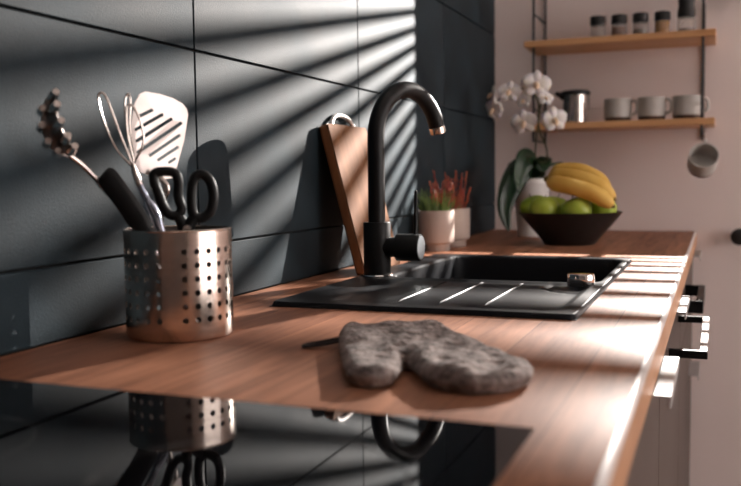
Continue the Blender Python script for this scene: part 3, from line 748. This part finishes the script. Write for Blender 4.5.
# spice jars
def jar(label, x, y, z, fill, top, gp, r=.0215, h=.052, lid=.019):
    j = root('spice_jar', label, 'jar', (x, y, z), gp)
    link('glass', lathe([(0, .0), (r - .002, 0), (r, .002), (r, h * .8), (r - .003, h), (r - .0045, h), (r - .0015, h * .8), (r - .0015, .003), (0, .0025)], 28), 'glass', j, local=True)
    link('contents', lathe([(0, .003), (r - .002, .003), (r - .002, top), (0, top)], 28), fill, j, local=True)
    link('lid', lathe([(0, h + lid), (r - .001, h + lid), (r + .0005, h + lid - .002), (r + .0005, h - .006), (r - .001, h - .006), (r - .001, h), (0, h)], 28), 'lid', j, local=True)
    return j
jy = 2.660
GP = 'spice jars on the upper shelf'
for (px, fill, top, lb) in ((.326, 'spice_dark', .014, 'leftmost black-lidded spice jar, nearly empty, on the upper shelf'), (.385, 'spice_red', .036, 'second black-lidded spice jar from the left with brown spice'),
                            (.444, 'spice_grey', .026, 'third black-lidded spice jar from the left with pale spice'), (.503, 'spice_gold', .044, 'black-lidded spice jar full of golden yellow spice')):
    jar(lb, px, jy, ST1, fill, top, GP)
mill = root('pepper_mill', 'tall grinder with black head and clear base beside the shelf upright', 'grinder', (.566, jy, ST1))
link('glass', lathe([(0, 0), (.022, 0), (.024, .002), (.024, .046), (.0215, .050), (.020, .050), (.022, .046), (.022, .003), (0, .0025)], 28), 'glass', mill, local=True)
link('contents', lathe([(0, .003), (.0215, .003), (.0215, .018), (0, .018)], 28), 'spice_dark', mill, local=True)
link('grinder_head', lathe([(0, .05), (.022, .05), (.0245, .052), (.0240, .070), (.021, .082), (.0225, .096), (.021, .108), (.015, .112), (0, .113)], 28), 'lid', mill, local=True)
# mugs
def mug_parts(m):
    r, h = .038, .064
    link('body', lathe([(0, .0105), (r - .002, .010), (r, .0125), (r, h - .001), (r - .001, h), (r - .003, h), (r - .0038, h - .002), (r - .0038, .016), (0, .014)], 36), 'mug', m, local=True)
    link('base', lathe([(0, 0), (r - .004, 0), (r - .0025, .0015), (r - .0015, .0105), (0, .0105)], 36), 'mugbase', m, local=True)
    link('handle', tube(catmull([(r - .002, 0, h - .010), (r + .010, 0, h - .008), (r + .017, 0, h - .020), (r + .015, 0, h - .040), (r - .002, 0, .018)], 5), .0042, 10, squash=((0, 1, 0), 1.25)), 'mug', m, local=True)
m0 = root('mug', 'leftmost of three grey stoneware mugs on the lower shelf', 'mug', (.388, 2.615, ST2), 'grey mugs')
mug_parts(m0); m0.rotation_euler = (0, 0, -.25)
for (x, lb, rz) in ((.480, 'middle of three grey stoneware mugs on the lower shelf', -.3), (.572, 'rightmost grey stoneware mug on the lower shelf by the upright', -.1)):
    mm = copy_tree(m0, None, lb); mm.location = (x, 2.612, ST2); mm.rotation_euler = (0, 0, rz)
# hook and hanging mug
HKX, HKY = .620, SYF + .006
hk = link('s_hook', tube(catmull([(HKX, HKY + .010, 1.176), (HKX, HKY + .004, 1.1815), (HKX, HKY - .003, 1.176), (HKX, HKY - .001, 1.168), (HKX + .001, HKY + .004, 1.160), (HKX + .001, HKY - .002, 1.1545), (HKX + .001, HKY - .009, 1.160)], 5), .0020, 8), 'chrome', loc=(HKX, HKY, 1.15))
tag(hk, 'small metal hook hanging from the right end of the shelf', 'hook')
hm_ = copy_tree(m0, None, 'grey mug hanging from a hook below the right end of the shelf')
from mathutils import Euler
ax_f = Vector((.10, -.80, .42)).normalized()          # mouth of the hanging mug faces the room
hx = Vector((.12, .0, 1)); hx = (hx - ax_f * hx.dot(ax_f)).normalized(); hy = ax_f.cross(hx)
rot = Matrix((hx, hy, ax_f)).transposed()
grip = Vector((.038 + .0155, 0, .064 - .026))
posn = Vector((HKX + .001, HKY - .003, 1.1525)) - rot @ grip
hm_.rotation_euler = rot.to_euler(); hm_.location = posn
# coffee press
cp = root('coffee_pot', 'small steel coffee pot with black lid at the left of the mugs', 'coffee pot', (.268, 2.62, ST2))
link('body', lathe([(0, 0), (.034, 0), (.037, .002), (.0365, .040), (.035, .082), (.0335, .082), (.035, .04), (.0355, .004), (0, .004)], 36), 'steelu', cp, local=True)
link('lid', lathe([(0, .096), (.010, .096), (.038, .093), (.043, .088), (.042, .080), (0, .080)], 36), 'lid', cp, local=True)
link('spout', tube(catmull([(-.030, -.004, .076), (-.044, -.006, .083), (-.055, -.008, .088)], 4), [.011] * 3 + [.008] * 3 + [.006] * 3, 10), 'lid', cp, local=True)
link('handle', tube(catmull([(.020, .032, .080), (.028, .048, .076), (.028, .050, .045), (.018, .034, .018)], 4), .0045, 8), 'lid', cp, local=True)
# wall knob at the right edge of the picture
wk_ = root('wall_hook', 'round black hook knob fixed to the pale wall right of the worktop', 'hook', (.715, YB, .888))
link('rosette', tube([(.715, YB, .888), (.715, YB - .006, .888)], .018, 24), 'wire', wk_)
link('grip', tube([(.715, YB - .006, .888), (.715, YB - .022, .888), (.715, YB - .03, .888), (.715, YB - .046, .888), (.715, YB - .052, .888)], [.008, .008, .022, .024, .014], 24), 'wire', wk_)

# ================================================================== base cabinets
FXc = .572
units = [(-.55, .03, 'door', 'taupe base cabinet under the near end of the hob'), (.03, .62, 'door', 'taupe base cabinet under the black glass hob'),
         (.62, 1.17, 'tab', 'taupe base cabinet with long aluminium edge pull before the sink'), (1.17, 1.83, 'rail', 'taupe base unit with a black rail handle under the sink'),
         (1.83, 2.30, 'rail2', 'taupe base unit with brown-black handle under the pots'), (2.30, 2.70, 'drawers', 'taupe drawer unit with small pulls at the far end of the worktop')]
for (ya, yb_, kd, lb) in units:
    c = root('base_cabinet', lb, 'cabinet', (.3, (ya + yb_) / 2, 0), 'base cabinets under the worktop')
    gq = .001
    for (q0, q1) in ((ya + gq, ya + .017), (yb_ - .017, yb_ - gq)):
        link('side_panel', box(.03, FXc - .001, q0, q1, .10, .8615), 'carcass', c, smooth=False)
    link('bottom_panel', box(.03, FXc - .001, ya + .017, yb_ - .017, .10, .116), 'carcass', c, smooth=False)
    link('back_panel', box(.022, .03, ya + gq, yb_ - gq, .10, .8615), 'carcass', c, smooth=False)
    link('plinth', box(.50, .516, ya + gq, yb_ - gq, 0, .10), 'plinth', c, smooth=False)
    fronts = [(.104, .852)]
    if kd == 'drawers': fronts = [(.104, .535), (.539, .852)]
    if kd == 'rail2': fronts = [(.104, .700), (.704, .852)]
    for (z0, z1) in fronts:
        d = link('drawer_front' if len(fronts) > 1 else 'door', box(FXc, FXc + .018, ya + .002, yb_ - .002, z0, z1, .0015, 1), 'cabinet', c, smooth=False)
        xf = FXc + .018
        if kd == 'tab' or (kd == 'drawers'):
            l0, l1 = (.90, 1.10) if kd == 'tab' else (yb_ - .24, yb_ - .05)
            hb2 = bmesh.new(); bbox(hb2, xf - .014, xf + .026, l0, l1, z1, z1 + .0022, .0006, 1); bbox(hb2, xf + .0235, xf + .026, l0, l1, z1 - .010, z1, .0006, 1)
            link('edge_pull', hb2, 'alu', d, smooth=False)
        if kd == 'rail':
            zr = .800
            hb2 = bmesh.new(); bbox(hb2, xf, xf + .055, 1.395, 1.407, zr - .006, zr + .006, .001, 1); link('rail_bracket', hb2, 'matteblack', d, smooth=False)
            hb2 = bmesh.new(); bbox(hb2, xf, xf + .055, 1.733, 1.745, zr - .006, zr + .006, .001, 1); link('rail_bracket', hb2, 'matteblack', d, smooth=False)
            hb2 = bmesh.new(); bbox(hb2, xf + .043, xf + .055, 1.407, 1.733, zr - .006, zr + .006, .001, 1); link('rail_bar', hb2, 'railgrey', d, smooth=False)
            hb2 = bmesh.new(); bbox(hb2, xf - .014, xf + .022, 1.46, 1.66, z1, z1 + .0022, .0006, 1); bbox(hb2, xf + .0195, xf + .022, 1.46, 1.66, z1 - .010, z1, .0006, 1); link('edge_pull', hb2, 'alu', d, smooth=False)
        if kd == 'rail2' and z0 > .6:
            zr = .805
            for yy in (1.86, 2.12):
                hb2 = bmesh.new(); bbox(hb2, xf, xf + .042, yy, yy + .014, zr - .012, zr + .012, .001, 1); link('rail_bracket', hb2, 'matteblack', d, smooth=False)
            hb2 = bmesh.new(); bbox(hb2, xf + .028, xf + .042, 1.874, 2.12, zr - .012, zr + .012, .001, 1); link('rail_bar', hb2, 'matteblack', d, smooth=False)
struct('trim_1', box(.03, .590, 2.701, YB - .001, .0, .8615), 'cabinet')
